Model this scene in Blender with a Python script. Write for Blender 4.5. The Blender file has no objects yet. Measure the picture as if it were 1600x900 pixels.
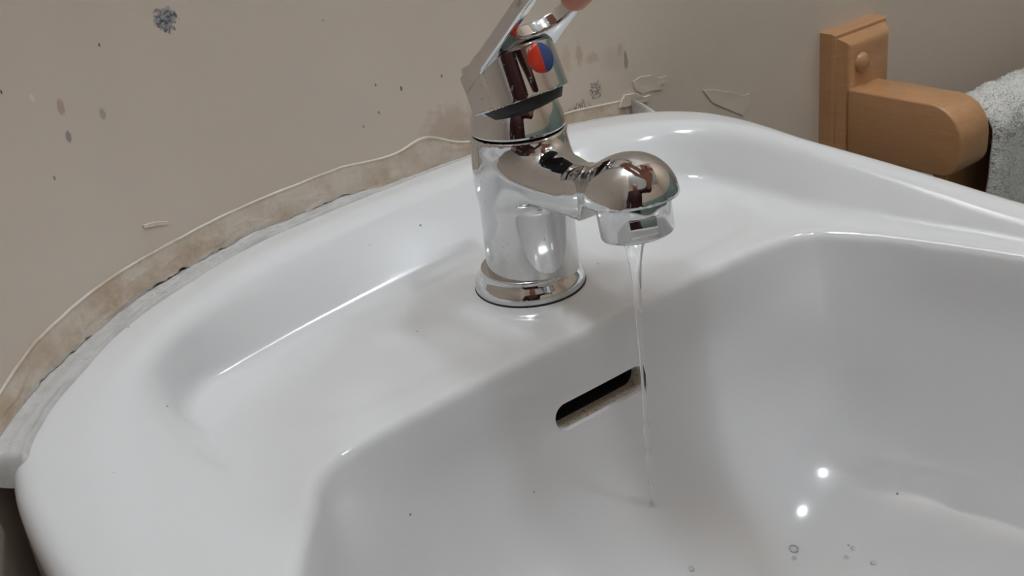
import bpy, bmesh, math, random
import numpy as np
from mathutils import Vector, Matrix, noise as mnoise
random.seed(7); rng = np.random.default_rng(7)
scene = bpy.context.scene
col = scene.collection

# ------------------------------------------------------------------ camera
FPX, YAW, PITCH, ROLL = 1720.27, 0.6125, 0.4516, -0.1226
CAM = np.array([-0.27586, -0.37692, 0.2250])
def cam_axes():
    f = np.array([math.sin(YAW)*math.cos(PITCH), math.cos(YAW)*math.cos(PITCH), -math.sin(PITCH)])
    r = np.array([math.cos(YAW), -math.sin(YAW), 0.0]); u = np.cross(r, f)
    c, s = math.cos(ROLL), math.sin(ROLL)
    return c*r+s*u, -s*r+c*u, f
CR, CU, CF = cam_axes()
cd = bpy.data.cameras.new('camera'); cam = bpy.data.objects.new('camera', cd); col.objects.link(cam)
cd.sensor_width = 36.0; cd.lens = 36.0*FPX/1600.0; cd.clip_start = 0.01; cd.clip_end = 50
M = Matrix.Identity(4)
for i in range(3):
    M[i][0], M[i][1], M[i][2], M[i][3] = CR[i], CU[i], -CF[i], CAM[i]
cam.matrix_world = M
scene.camera = cam
def ray(px, py):
    return CR*((px-800)/FPX) + CU*(-(py-450)/FPX) + CF
def on_axis(px, py, ax, v):
    d = ray(px, py); t = (v-CAM[ax])/d[ax]; return CAM+t*d

# ------------------------------------------------------------------ world, light, exposure
w = bpy.data.worlds.new('world'); scene.world = w; w.use_nodes = True
w.node_tree.nodes['Background'].inputs[0].default_value = (0.75, 0.8, 0.9, 1)
w.node_tree.nodes['Background'].inputs[1].default_value = 0.15
scene.view_settings.view_transform = 'Standard'; scene.view_settings.look = 'None'
scene.view_settings.gamma = 1.0; scene.view_settings.use_curve_mapping = False
scene.view_settings.exposure = 0.34
LAMPS = [((-0.14, -0.06), .14, 23.0), ((0.25, -0.60), .038, 200.0), ((.80, -.42), .05, 66.0)]; WINDOW_STRENGTH = 1.2  # last lamp is an added light, brightening the right wall, towel and rail

# ------------------------------------------------------------------ helpers
def tag(o, label=None, cat=None, group=None, kind=None):
    if label: o['label'] = label
    if cat: o['category'] = cat
    if group: o['group'] = group
    if kind: o['kind'] = kind
    return o
def empty(name, loc=(0, 0, 0)):
    o = bpy.data.objects.new(name, None); col.objects.link(o); o.location = loc; o.empty_display_size = .02; return o
def mesh_obj(name, verts, faces, mat, parent=None, smooth=True, sharp=None):
    me = bpy.data.meshes.new(name)
    if isinstance(verts, np.ndarray): verts = verts.tolist()
    if isinstance(faces, np.ndarray): faces = faces.tolist()
    me.from_pydata(verts, [], faces); me.update()
    return finish(name, me, mat, parent, smooth, sharp)
def finish(name, me, mat, parent=None, smooth=True, sharp=None):
    o = bpy.data.objects.new(name, me); col.objects.link(o)
    for m in (mat if isinstance(mat, (list, tuple)) else [mat]): me.materials.append(m)
    if smooth:
        me.polygons.foreach_set('use_smooth', [True]*len(me.polygons))
        if sharp is not None: me.set_sharp_from_angle(angle=math.radians(sharp))
    if parent:
        o.parent = parent
        pm = parent.matrix_basis if parent.parent is None else parent.parent.matrix_basis @ parent.matrix_basis
        o.matrix_parent_inverse = pm.inverted()
    return o
def bm_obj(name, bm, mat, parent=None, smooth=True, sharp=40):
    bmesh.ops.recalc_face_normals(bm, faces=bm.faces)
    me = bpy.data.meshes.new(name); bm.to_mesh(me); bm.free()
    return finish(name, me, mat, parent, smooth, sharp)
def box_bm(lo, hi, bevel=0, seg=3):
    bm = bmesh.new(); bmesh.ops.create_cube(bm, size=1)
    lo = Vector(lo); hi = Vector(hi)
    for v in bm.verts: v.co = Vector([(lo[i]+hi[i])/2+v.co[i]*(hi[i]-lo[i]) for i in range(3)])
    if bevel: bmesh.ops.bevel(bm, geom=bm.edges[:], offset=bevel, segments=seg, affect='EDGES', profile=.5)
    return bm
def lathe(name, prof, mat, parent=None, n=96, M=None, sharp=40):
    prof = np.array(prof, float); a = np.linspace(0, 2*math.pi, n, endpoint=False)
    V = []; F = []
    for r, z in prof:
        for t in a: V.append((r*math.cos(t), r*math.sin(t), z))
    k = len(prof)
    for i in range(k-1):
        for j in range(n):
            F.append((i*n+j, i*n+(j+1) % n, (i+1)*n+(j+1) % n, (i+1)*n+j))
    F.append(tuple(reversed(range(n)))); F.append(tuple((k-1)*n+j for j in range(n)))
    if M is not None: V = [tuple(M @ Vector(v)) for v in V]
    return mesh_obj(name, V, F, mat, parent, True, sharp)
def round_prof(pts, rad, seg=6):
    """polyline with filleted interior corners; rad per-corner or a single value"""
    out = [np.array(pts[0], float)]
    for i in range(1, len(pts)-1):
        p0, p, p1 = (np.array(q, float) for q in (pts[i-1], pts[i], pts[i+1]))
        r = rad[i-1] if isinstance(rad, (list, tuple)) else rad
        d0 = p0-p; d1 = p1-p; l0 = np.linalg.norm(d0); l1 = np.linalg.norm(d1)
        t = min(r, l0*.49, l1*.49)
        if t <= 1e-9: out.append(p); continue
        a = p+d0/l0*t; b = p+d1/l1*t
        for s in np.linspace(0, 1, seg+1): out.append((1-s)**2*a+2*s*(1-s)*p+s*s*b)
    out.append(np.array(pts[-1], float)); return out
def catmull(P, n=24, closed=False):
    P = np.array(P, float)
    Q = np.vstack([P[-1:], P, P[:2]]) if closed else np.vstack([2*P[0]-P[1], P, 2*P[-1]-P[-2]])
    m = len(P) if closed else len(P)-1; out = []
    for i in range(m):
        p0, p1, p2, p3 = Q[i], Q[i+1], Q[i+2], Q[i+3]
        for s in np.arange(n)/n:
            out.append(.5*((2*p1)+(-p0+p2)*s+(2*p0-5*p1+4*p2-p3)*s*s+(-p0+3*p1-3*p2+p3)*s**3))
    if not closed: out.append(P[-1])
    return np.array(out)
def tube(path, radii, n=16, cap=True):
    path = np.array(path, float); m = len(path); V = []; F = []
    if np.isscalar(radii): radii = [radii]*m
    T = np.gradient(path, axis=0); T /= np.linalg.norm(T, axis=1)[:, None]
    ref = np.array([0, 0, 1.]) if abs(T[0][2]) < .9 else np.array([1., 0, 0])
    u = np.cross(ref, T[0]); u /= np.linalg.norm(u)
    for i in range(m):
        u = u-T[i]*np.dot(u, T[i]); u /= np.linalg.norm(u); v = np.cross(T[i], u)
        for k in range(n):
            a = 2*math.pi*k/n; V.append(path[i]+radii[i]*(math.cos(a)*u+math.sin(a)*v))
    for i in range(m-1):
        for k in range(n): F.append((i*n+k, i*n+(k+1) % n, (i+1)*n+(k+1) % n, (i+1)*n+k))
    if cap: F.append(tuple(reversed(range(n)))); F.append(tuple((m-1)*n+k for k in range(n)))
    return [tuple(v) for v in V], F

# ---- implicit surfaces: surface nets on a rectilinear grid, vertices pulled exactly onto the zero level
def surface_nets(f, xs, ys, zs, its=4):
    X, Y, Z = np.meshgrid(xs, ys, zs, indexing='ij')
    P = np.stack([X, Y, Z], -1); D = f(P.reshape(-1, 3)).reshape(X.shape)
    S = D < 0
    nx, ny, nz = S.shape
    cell = np.zeros((nx-1, ny-1, nz-1), int)
    for dx in (0, 1):
        for dy in (0, 1):
            for dz in (0, 1): cell += S[dx:nx-1+dx, dy:ny-1+dy, dz:nz-1+dz]
    act = (cell > 0) & (cell < 8); idx = -np.ones(act.shape, int)
    ci = np.argwhere(act); idx[act] = np.arange(len(ci))
    acc = np.zeros((len(ci), 3)); cnt = np.zeros(len(ci))
    cs = [(a, b, c) for a in (0, 1) for b in (0, 1) for c in (0, 1)]
    for ia, a in enumerate(cs):
        for b in cs[ia+1:]:
            if sum(abs(p-q) for p, q in zip(a, b)) != 1: continue
            A = ci+np.array(a); B = ci+np.array(b)
            da = D[A[:, 0], A[:, 1], A[:, 2]]; db = D[B[:, 0], B[:, 1], B[:, 2]]
            m = (da < 0) != (db < 0); t = np.where(m, da/np.where(m, da-db, 1), 0)[:, None]
            pa = P[A[:, 0], A[:, 1], A[:, 2]]; pb = P[B[:, 0], B[:, 1], B[:, 2]]
            acc += np.where(m[:, None], pa+(pb-pa)*t, 0); cnt += m
    V = acc/cnt[:, None]
    h = min(np.min(np.diff(xs)), np.min(np.diff(ys)), np.min(np.diff(zs)))
    e = h*.05
    for _ in range(its):
        d = f(V); g = np.stack([(f(V+np.eye(3)[k]*e)-f(V-np.eye(3)[k]*e))/(2*e) for k in range(3)], -1)
        gn = np.maximum((g**2).sum(1), .1)
        step = -(d/gn)[:, None]*g
        L = np.linalg.norm(step, axis=1)[:, None]; step *= np.minimum(1, h/np.maximum(L, 1e-12)); V = V+step
    F = []
    for ax in range(3):
        sl0 = [slice(None)]*3; sl1 = [slice(None)]*3
        sl0[ax] = slice(0, -1); sl1[ax] = slice(1, None)
        ch = S[tuple(sl0)] != S[tuple(sl1)]
        E = np.argwhere(ch); o1, o2 = (ax+1) % 3, (ax+2) % 3
        ok = (E[:, o1] > 0) & (E[:, o2] > 0) & (E[:, o1] < S.shape[o1]-1) & (E[:, o2] < S.shape[o2]-1)
        E = E[ok]; inside = S[E[:, 0], E[:, 1], E[:, 2]]
        def cidx(a, b):
            q = E.copy(); q[:, o1] -= a; q[:, o2] -= b; return idx[q[:, 0], q[:, 1], q[:, 2]]
        q = np.stack([cidx(1, 1), cidx(0, 1), cidx(0, 0), cidx(1, 0)], 1)
        q[~inside] = q[~inside][:, ::-1]
        F.append(q)
    return V, np.vstack(F)
def smin(a, b, k):
    h = np.maximum(k-np.abs(a-b), 0)/k; return np.minimum(a, b)-h*h*k*.25
def smax(a, b, k): return -smin(-a, -b, k)
def capsule(P, a, b, ra, rb=None):
    a = np.array(a, float); b = np.array(b, float); rb = ra if rb is None else rb
    d = b-a; t = np.clip(((P-a)@d)/(d@d), 0, 1)
    return np.linalg.norm(P-a-t[:, None]*d, axis=1)-(ra+(rb-ra)*t)
def ellipsoid(P, c, r, R=None):
    q = P-np.array(c, float)
    if R is not None: q = q@R
    r = np.array(r, float); k0 = np.linalg.norm(q/r, axis=1); k1 = np.linalg.norm(q/r**2, axis=1)
    return k0*(k0-1)/np.maximum(k1, 1e-9)

# ------------------------------------------------------------------ materials
class N:
    def __init__(s, name):
        s.m = bpy.data.materials.new(name); s.m.use_nodes = True; s.t = s.m.node_tree
        s.b = s.t.nodes['Principled BSDF']
    def n(s, typ, ins=None, **kw):
        x = s.t.nodes.new(typ)
        for k, v in kw.items(): setattr(x, k, v)
        for k, v in (ins or {}).items(): s.put(x, k, v)
        return x
    def put(s, x, k, v):
        sock = x.inputs[k]
        if hasattr(v, 'is_output') or isinstance(v, bpy.types.NodeSocket): s.t.links.new(v, sock)
        else: sock.default_value = v
    def set(s, **kw):
        for k, v in kw.items(): s.put(s.b, k.replace('_', ' '), v)
    def math(s, op, a, b=None, c=None, clamp=False):
        x = s.n('ShaderNodeMath', operation=op, use_clamp=clamp); s.put(x, 0, a)
        if b is not None: s.put(x, 1, b)
        if c is not None: s.put(x, 2, c)
        return x.outputs[0]
    def mix(s, f, a, b):
        x = s.n('ShaderNodeMix', data_type='RGBA'); s.put(x, 0, f); s.put(x, 6, a); s.put(x, 7, b); return x.outputs[2]
    def noise(s, vec, scale, detail=3, rough=.5, out=0, dist=0):
        x = s.n('ShaderNodeTexNoise', {'Vector': vec, 'Scale': scale, 'Detail': detail, 'Roughness': rough, 'Distortion': dist}); return x.outputs[out]
    def ramp(s, f, stops):
        x = s.n('ShaderNodeValToRGB'); s.put(x, 0, f); e = x.color_ramp.elements
        while len(e) < len(stops): e.new(.5)
        for q, (p, c) in zip(e, stops): q.position = p; q.color = c if len(c) == 4 else (*c, 1)
        return x.outputs[0]
    def mapr(s, v, a, b, c=0., d=1.):
        x = s.n('ShaderNodeMapRange', {0: v, 1: a, 2: b, 3: c, 4: d}); x.clamp = True; return x.outputs[0]
    def bump(s, h, strength=.3, dist=.001):
        x = s.n('ShaderNodeBump', {'Height': h, 'Strength': strength, 'Distance': dist}); s.put(s.b, 'Normal', x.outputs[0])
    def obj(s): return s.n('ShaderNodeTexCoord').outputs['Object']
    def uv(s): return s.n('ShaderNodeTexCoord').outputs['UV']
def rgb(r, g, b): return (r, g, b, 1)
def srgb(r, g, b):
    f = lambda c: (c/255/12.92) if c <= 10 else ((c/255+.055)/1.055)**2.4
    return (f(r), f(g), f(b), 1)
def simple(name, colr, rough=.5, metal=0., **kw):
    m = N(name); m.set(Base_Color=colr, Roughness=rough, Metallic=metal, **kw); return m.m

def mk_ceramic():
    m = N('white_glazed_ceramic'); o = m.obj()
    v = m.n('ShaderNodeTexVoronoi', {'Vector': o, 'Scale': 95.}, feature='F1').outputs['Distance']
    pick = m.noise(o, 41., 1)
    spk = m.math('MULTIPLY', m.mapr(v, .075, .05), m.mapr(pick, .63, .66))
    st = m.mapr(m.noise(o, 9., 3), .4, .75)
    c = m.mix(m.math('MULTIPLY', st, .35), rgb(.74, .742, .748), rgb(.71, .705, .70))
    c = m.mix(m.math('MULTIPLY', spk, .75), c, rgb(.12, .11, .10))
    m.set(Base_Color=c, Roughness=.09, IOR=1.5, Coat_Weight=.3, Coat_Roughness=.04); return m.m
def mk_chrome():
    m = N('polished_chrome'); o = m.obj()
    n1 = m.noise(o, 260., 4); spot = m.mapr(m.noise(o, 420., 2), .64, .72)
    r = m.math('ADD', m.mapr(n1, .3, .8, .025, .07), m.math('MULTIPLY', spot, .25))
    c = m.mix(m.math('MULTIPLY', spot, .35), rgb(.66, .66, .66), rgb(.52, .51, .50))
    m.set(Base_Color=c, Metallic=1., Roughness=r); return m.m
def mk_wood():
    m = N('varnished_pine'); o = m.obj()
    mp = m.n('ShaderNodeMapping', {'Vector': o, 'Scale': (1.0, 1.0, 9.0)}).outputs[0]
    g = m.noise(mp, 28., 4, .6, dist=1.2); fine = m.noise(mp, 160., 3, .6)
    c = m.mix(g, srgb(202, 156, 112), srgb(178, 130, 88))
    c = m.mix(m.math('MULTIPLY', fine, .35), c, srgb(132, 86, 50))
    m.set(Base_Color=c, Roughness=.38, Coat_Weight=.25, Coat_Roughness=.25)
    m.bump(fine, .12, .0004); return m.m
CERAMIC = mk_ceramic(); CHROME = mk_chrome(); WOOD = mk_wood()
DARK = simple('dark_cavity', rgb(.022, .022, .025), .6)  # near-black colour stands in for the shade deep inside the overflow slot
BLACK = simple('black_plastic', rgb(.012, .012, .012), .5)
RED = simple('red_enamel', srgb(205, 52, 30), .25, Coat_Weight=.4)
BLUE = simple('blue_enamel', srgb(38, 68, 128), .25, Coat_Weight=.4)
SKIN = simple('skin', srgb(205, 140, 118), .5, Subsurface_Weight=.08, Subsurface_Radius=(.01, .004, .002))
MAROON = simple('maroon_knit', srgb(72, 34, 38), .85)
TROUSER = simple('dark_grey_denim', srgb(48, 50, 56), .85)
HAIR = simple('dark_brown_hair', srgb(42, 28, 22), .6)

# ------------------------------------------------------------------ wall plan curve (a plastered wall that bends round the basin)
WALL_CTRL = [(1.30, .1085), (.70, .1085), (.35, .1085), (.16, .1085), (.10, .1095), (.045, .1100), (-.0, .1080), (-.088, .0990), (-.137, .0845), (-.171, .0685), (-.208, .0410), (-.246, .0060), (-.32, -.0680), (-.60, -.3480), (-1.10, -.8480)]
WP = catmull(WALL_CTRL, 40)
WS = np.concatenate([[0], np.cumsum(np.linalg.norm(np.diff(WP, axis=0), axis=1))])
WT = np.gradient(WP, axis=0); WT /= np.linalg.norm(WT, axis=1)[:, None]
WN = np.stack([-WT[:, 1], WT[:, 0]], 1)       # left of travel (travel is -X): points -Y, into the room
ZF, ZC = -.86, 1.52
def wall_at(s):
    p = np.array([np.interp(s, WS, WP[:, k]) for k in (0, 1)]); n = np.array([np.interp(s, WS, WN[:, k]) for k in (0, 1)])
    return p, n/np.linalg.norm(n)
def wall_hit(px, py):
    d = ray(px, py); best = None
    for i in range(len(WP)-1):
        a, b = WP[i], WP[i+1]
        A = np.array([[d[0], a[0]-b[0]], [d[1], a[1]-b[1]]])
        if abs(np.linalg.det(A)) < 1e-12: continue
        t, u = np.linalg.solve(A, a-CAM[:2])
        if t > 0 and 0 <= u <= 1 and (best is None or t < best[0]): best = (t, WS[i]+u*(WS[i+1]-WS[i]), CAM[2]+t*d[2])
    return best[1], best[2]

def mk_wall():
    m = N('cream_satin_paint'); uv = m.uv()
    g = m.noise(uv, 2.2, 3); c = m.mix(m.mapr(g, .35, .7), srgb(218, 205, 191), srgb(209, 194, 179))
    str_map = m.n('ShaderNodeMapping', {'Vector': uv, 'Rotation': (0, 0, .12), 'Scale': (6., 90., 1.)}).outputs[0]
    brush = m.noise(str_map, 3.2, 4, .6)
    c = m.mix(m.mapr(brush, .62, .8, 0, .06), c, srgb(150, 142, 134))
    sp = m.n('ShaderNodeSeparateXYZ', {0: uv})
    dis = m.noise(uv, 190., 4, .6, out=1); dsx = m.n('ShaderNodeSeparateXYZ', {0: dis})
    heights = []
    def blot(px, py, rx, ry, colr, amt, rough=1.0, soft=.5, grain=None):
        nonlocal c
        s0, z0 = wall_hit(px, py)
        dx = m.math('ADD', m.math('SUBTRACT', sp.outputs[0], s0), m.math('MULTIPLY', m.math('SUBTRACT', dsx.outputs[0], .5), rx*rough))
        dz = m.math('ADD', m.math('SUBTRACT', sp.outputs[1], z0), m.math('MULTIPLY', m.math('SUBTRACT', dsx.outputs[1], .5), ry*rough))
        e = m.math('ADD', m.math('POWER', m.math('ABSOLUTE', m.math('DIVIDE', dx, rx)), 2.), m.math('POWER', m.math('ABSOLUTE', m.math('DIVIDE', dz, ry)), 2.))
        k = m.mapr(e, 1., 1.-soft, 0, amt)
        if grain: k = m.math('MULTIPLY', k, m.mapr(m.noise(uv, grain, 3), .42, .58))
        c = m.mix(k, c, colr); return k
    grey = srgb(118, 118, 122)
    blot(258, 28, .0062, .0052, srgb(158, 158, 160), .9, 1.6, .3)
    blot(262, 34, .0055, .0050, srgb(66, 66, 72), .9, 2.2, .35, 520.)
    blot(246, 20, .0022, .0024, srgb(80, 80, 84), .9, 1.5, .3, 520.)
    for x, y, r, cc, a in ((155, 70, .0007, srgb(40, 38, 38), .9), (2, 144, .0008, srgb(40, 38, 38), .9), (160, 178, .0022, grey, .45), (107, 213, .0022, srgb(96, 92, 96), .6), (95, 167, .0030, srgb(168, 130, 118), .6),
                           (50, 153, .0016, srgb(230, 226, 218), .6), (85, 278, .0010, srgb(90, 84, 80), .7), (424, 321, .0014, srgb(110, 100, 92), .7), (627, 138, .0012, srgb(70, 66, 66), .8), (587, 133, .0008, srgb(70, 66, 66), .8),
                           (690, 119, .0010, srgb(84, 82, 92), .7), (592, 176, .0008, srgb(70, 66, 66), .8), (568, 198, .0007, srgb(70, 66, 66), .7), (505, 32, .0006, srgb(90, 84, 80), .6), (823, 20, .0006, srgb(80, 76, 72), .7)):
        blot(x, y, r*.75, r*1.25, cc, a, .9, .6)
    for x, y, rx, rz, a in ((905, 85, .003, .008, .45), (925, 92, .006, .004, .35), (968, 75, .002, .005, .3), (885, 95, .004, .012, .25), (960, 90, .012, .010, .16), (1100, 60, .05, .03, .05)):
        blot(x, y, rx, rz, srgb(176, 138, 110), a, 1.6, .8)
    blot(700, 195, .020, .012, srgb(150, 118, 88), .35, 1.6, .9); blot(730, 215, .016, .010, srgb(140, 105, 74), .35, 1.6, .9)
    blot(930, 140, .005, .006, srgb(78, 72, 66), .8, 2.0, .4, 700.); blot(905, 172, .010, .006, srgb(96, 88, 80), .8, 1.6, .5, 800.); blot(978, 95, .0016, .006, srgb(120, 108, 98), .6, 1.4, .5)
    m.set(Base_Color=c, Roughness=m.mapr(brush, .3, .8, .34, .46), Specular_IOR_Level=.45)
    h = m.math('ADD', m.math('MULTIPLY', brush, .5), m.math('MULTIPLY', m.noise(uv, 16., 3), 1.6))
    m.bump(h, .22, .0012); return m.m
WALL = mk_wall()
PLAIN = N('two_tone_room_paint'); _z = PLAIN.n('ShaderNodeSeparateXYZ', {0: PLAIN.obj()}).outputs[2]
PLAIN.set(Base_Color=PLAIN.mix(PLAIN.mapr(_z, .30, .31, 1, 0), PLAIN.mix(PLAIN.noise(PLAIN.obj(), 3.), srgb(206, 188, 170), srgb(194, 172, 152)), srgb(138, 152, 146)), Roughness=.6); PLAIN = PLAIN.m
CEIL = simple('white_ceiling_paint', rgb(.78, .79, .80), .8)
def mk_carpet():
    m = N('grey_green_carpet'); o = m.obj(); n = m.noise(o, 180., 4, .7)
    m.set(Base_Color=m.mix(m.mapr(n, .3, .7), srgb(86, 104, 98), srgb(150, 166, 158)), Roughness=.95); m.bump(n, .8, .006); return m.m
CARPET = mk_carpet()

# ------------------------------------------------------------------ room shell
def build_wall_back():
    zs = np.concatenate([np.linspace(ZF, -.2, 4), np.linspace(-.16, .4, 15), np.linspace(.6, ZC, 4)])
    idx = list(range(0, len(WP), 2)); V = []; F = []; uvs = []
    back = WP-WN*.10
    for side in (WP, back):
        for i in idx:
            for z in zs: V.append((side[i][0], side[i][1], z)); uvs.append((WS[i], z))
    k = len(zs); n = len(idx); off = n*k
    for i in range(n-1):
        for j in range(k-1):
            a = i*k+j; F.append((a, a+1, a+k+1, a+k)); F.append((off+a, off+a+k, off+a+k+1, off+a+1))
        F.append((i*k, i*k+k, off+i*k+k, off+i*k)); F.append((i*k+k-1, off+i*k+k-1, off+i*k+2*k-1, i*k+2*k-1))
    o = mesh_obj('wall_back', V, F, WALL, None, True, 40)
    ul = o.data.uv_layers.new(name='UVMap')
    for l in o.data.loops: ul.data[l.index].uv = uvs[l.vertex_index]
    return tag(o, kind='structure')
wall_back = build_wall_back()
def slab(name, lo, hi, mat): return tag(bm_obj(name, box_bm(lo, hi), mat, None, False), kind='structure')
slab('floor', (-1.25, -2.05, ZF-.1), (1.45, .30, ZF), CARPET)
slab('ceiling', (-1.25, -2.05, ZC), (1.45, .30, ZC+.1), CEIL)
slab('wall_left', (-1.2, -2.0, ZF), (-1.1, -.80, ZC), PLAIN)
slab('wall_right', (1.3, -2.0, ZF), (1.4, .25, ZC), PLAIN)
slab('wall_front', (-1.1, -2.0, ZF), (1.3, -1.9, ZC), PLAIN)

# ------------------------------------------------------------------ wash basin
BC = np.array([-.010, -.190])
def polar_curve(pts, sig):
    P = catmull(pts, 30, True); d = P-BC; th = np.arctan2(d[:, 1], d[:, 0]); r = np.hypot(d[:, 0], d[:, 1])
    o = np.argsort(th); th = th[o]; r = r[o]
    g = np.linspace(-math.pi, math.pi, 2881)[:-1]
    R = np.interp(g, np.concatenate([th-2*math.pi, th, th+2*math.pi]), np.concatenate([r, r, r]))
    k = np.arange(-120, 121); ker = np.exp(-.5*(k*(2*math.pi/2880)/sig)**2); ker /= ker.sum()
    R = np.convolve(np.concatenate([R[-120:], R, R[:120]]), ker, 'valid')
    return g, R
def scal_curve(pts, sig=.06):
    """value along the polar angle, from (x, y, value) samples"""
    P = np.array(pts, float); th = np.arctan2(P[:, 1]-BC[1], P[:, 0]-BC[0]); o = np.argsort(th); th = th[o]; v = P[o, 2]
    g = np.linspace(-math.pi, math.pi, 2881)[:-1]
    R = np.interp(g, np.concatenate([th-2*math.pi, th, th+2*math.pi]), np.concatenate([v, v, v]))
    k = np.arange(-200, 201); ker = np.exp(-.5*(k*(2*math.pi/2880)/sig)**2); ker /= ker.sum()
    return g, np.convolve(np.concatenate([R[-200:], R, R[:200]]), ker, 'valid')
mm = lambda L: [tuple(c/1000 for c in p) for p in L]
O_PTS = mm([(43, 103), (0, 101), (-88, 91.5), (-134, 76), (-166, 61), (-202, 32.5), (-221, 15), (-233, -3), (-237, -32), (-238, -70), (-241, -130), (-239, -210), (-224, -285), (-162, -355), (-20, -386), (120, -362), (186, -290), (193, -210), (186, -135), (180, -85), (174, -28), (176, 5), (177, 30), (173, 55), (156, 78), (118, 95), (80, 101)])
I_PTS = mm([(43, 80), (0, 79), (-51, 74), (-106, 61), (-146, 42), (-178, 19), (-199, -3), (-211, -24), (-216, -55), (-221, -80), (-226, -130), (-225, -205), (-211, -278), (-153, -341), (-20, -370), (112, -345), (172, -280), (181, -208), (175, -134), (168, -80), (163, -28), (162, 0), (158, 22), (149, 41), (130, 58), (92, 74)])
D_PTS = mm([(60, 43), (-1, 43), (-70, 40), (-135, 34), (-158, 27), (-168, 12), (-169, -10), (-170, -40), (-178, -70), (-196, -107), (-216, -150), (-224, -205), (-210, -270), (-152, -333), (-10, -358), (118, -332), (168, -268), (178, -205), (167, -153), (154, -98), (146, -60), (145, -25), (144, 10), (136, 28), (112, 38)])
B_PTS = mm([(60, -55), (-10, -54), (-80, -54), (-128, -56), (-148, -62), (-158, -76), (-182, -108), (-205, -152), (-213, -205), (-200, -265), (-145, -322), (-10, -346), (110, -322), (158, -265), (169, -205), (158, -153), (142, -98), (129, -70), (118, -62), (95, -57)])
TH, RO = polar_curve(O_PTS, .018); _, RI = polar_curve(I_PTS, .022); _, RD = polar_curve(D_PTS, .016); _, RB = polar_curve(B_PTS, .024)
_, ZO = scal_curve([(a/1000, b/1000, c/1000) for a, b, c in [(43, 103, 30), (-88, 91, 30), (-166, 57, 29), (-202, 27, 27), (-222, 6, 22), (-235, -40, 14), (-237, -70, 11), (-224, -285, 7), (-20, -386, 7), (186, -290, 7), (187, -134, 12), (180, -85, 19), (174, -28, 25), (176, 5, 27), (177, 30, 28), (174, 58, 27.5), (118, 95, 30)]])
_, ZD = scal_curve([(a/1000, b/1000, c/1000) for a, b, c in [(60, 43, .8), (-135, 34, .8), (-170, -10, 1.2), (-196, -107, 1.2), (-20, -358, 1.2), (167, -153, 1.2), (144, 0, 1.2)]])
_k = np.arange(-700, 701); _ker = np.exp(-.5*(_k*(2*math.pi/2880)/.20)**2); _ker /= _ker.sum()
RS = np.convolve(np.concatenate([RB[-700:], RB, RB[:700]]), _ker, 'valid')
RS = np.minimum(RS, RB+.004)
# radial stations: (kind, value). the profile is a polyline in (r, z) per angle, filleted, sampled with the same count everywhere
BOWL = [(.0025, -.012), (.006, -.036), (.016, -.070), (.034, -.096), (.064, -.113), (.100, -.121)]
FIL = [.006, .007, .014, .020, .009, .009, .02, .025, .03, .03]
def profile(i):
    ro, ri, rd, rb, zo, zd = RO[i], RI[i], RD[i], RB[i], ZO[i], ZD[i]
    rd = max(rd, rb+.006); ri = max(ri, rd+.006)
    base = min(1.0, rb/.135); rs = RS[i]
    P = [(ro+.001, -.16), (ro+.0055, -.03), (ro+.0045, zo-.001), (ri, zo+.001), (rd, zd), (rb, 0.0)]
    for ins, z in BOWL:
        t = min(1., max(0., (-z-.003)/.032)); t = t*t*(3-2*t); P.append(((rb*(1-t)+rs*t)-ins*base, z))
    P.append((.021, -.1265))
    return P
FILS = [.02, .010, .010, .007, .005, .010, .02, .03, .03, .03, .03]
def soap(x, y):
    # shallow soap recesses in the deck, either side of the tap
    out = np.zeros_like(x)
    for cx, cy, ax, ay in ((-.088, -.004, .052, .034), (.086, -.006, .040, .034)):
        q = ((np.abs(x-cx)/ax)**3.2+(np.abs(y-cy)/ay)**3.2)**(1/3.2)
        t = np.clip((1.12-q)/.34, 0, 1); out -= .0008*t*t*(3-2*t)
    return out
def prof_pts(i): return np.array(round_prof(profile(i), FILS, 7))
_PC = {}
def prof_cached(i):
    i %= 2880
    if i not in _PC: _PC[i] = prof_pts(i)
    return _PC[i]
NROW0 = len(prof_cached(0))
# densify rows: subdivide long spans
p0 = prof_cached(720*3-720)
REF = prof_cached(2160)   # straight back (+Y)
seg = np.linalg.norm(np.diff(REF, axis=0), axis=1)
ROWT = []
for j, L in enumerate(seg):
    n = max(1, int(math.ceil(L/.0035)))
    ROWT += [j+k/n for k in range(n)]
ROWT.append(len(seg)); ROWT = np.array(ROWT)
def surf(th, t):
    """point(s) of the glazed surface for angle th and profile parameter t"""
    th = np.atleast_1d(th); t = np.atleast_1d(t)
    out = np.zeros((len(th), 3))
    for q, (a, b) in enumerate(zip(th, t)):
        f = ((a+math.pi)/(2*math.pi)*2880) % 2880; i = int(math.floor(f)); u = f-i
        A = prof_cached(i); B = prof_cached(i+1); j = min(int(b), len(A)-2); v = b-j
        P = (1-u)*((1-v)*A[j]+v*A[j+1])+u*((1-v)*B[j]+v*B[j+1])
        out[q] = (BC[0]+P[0]*math.cos(a), BC[1]+P[0]*math.sin(a), P[1])
    out[:, 2] += soap(out[:, 0], out[:, 1])*(out[:, 2] > -.004)
    return out
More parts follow.
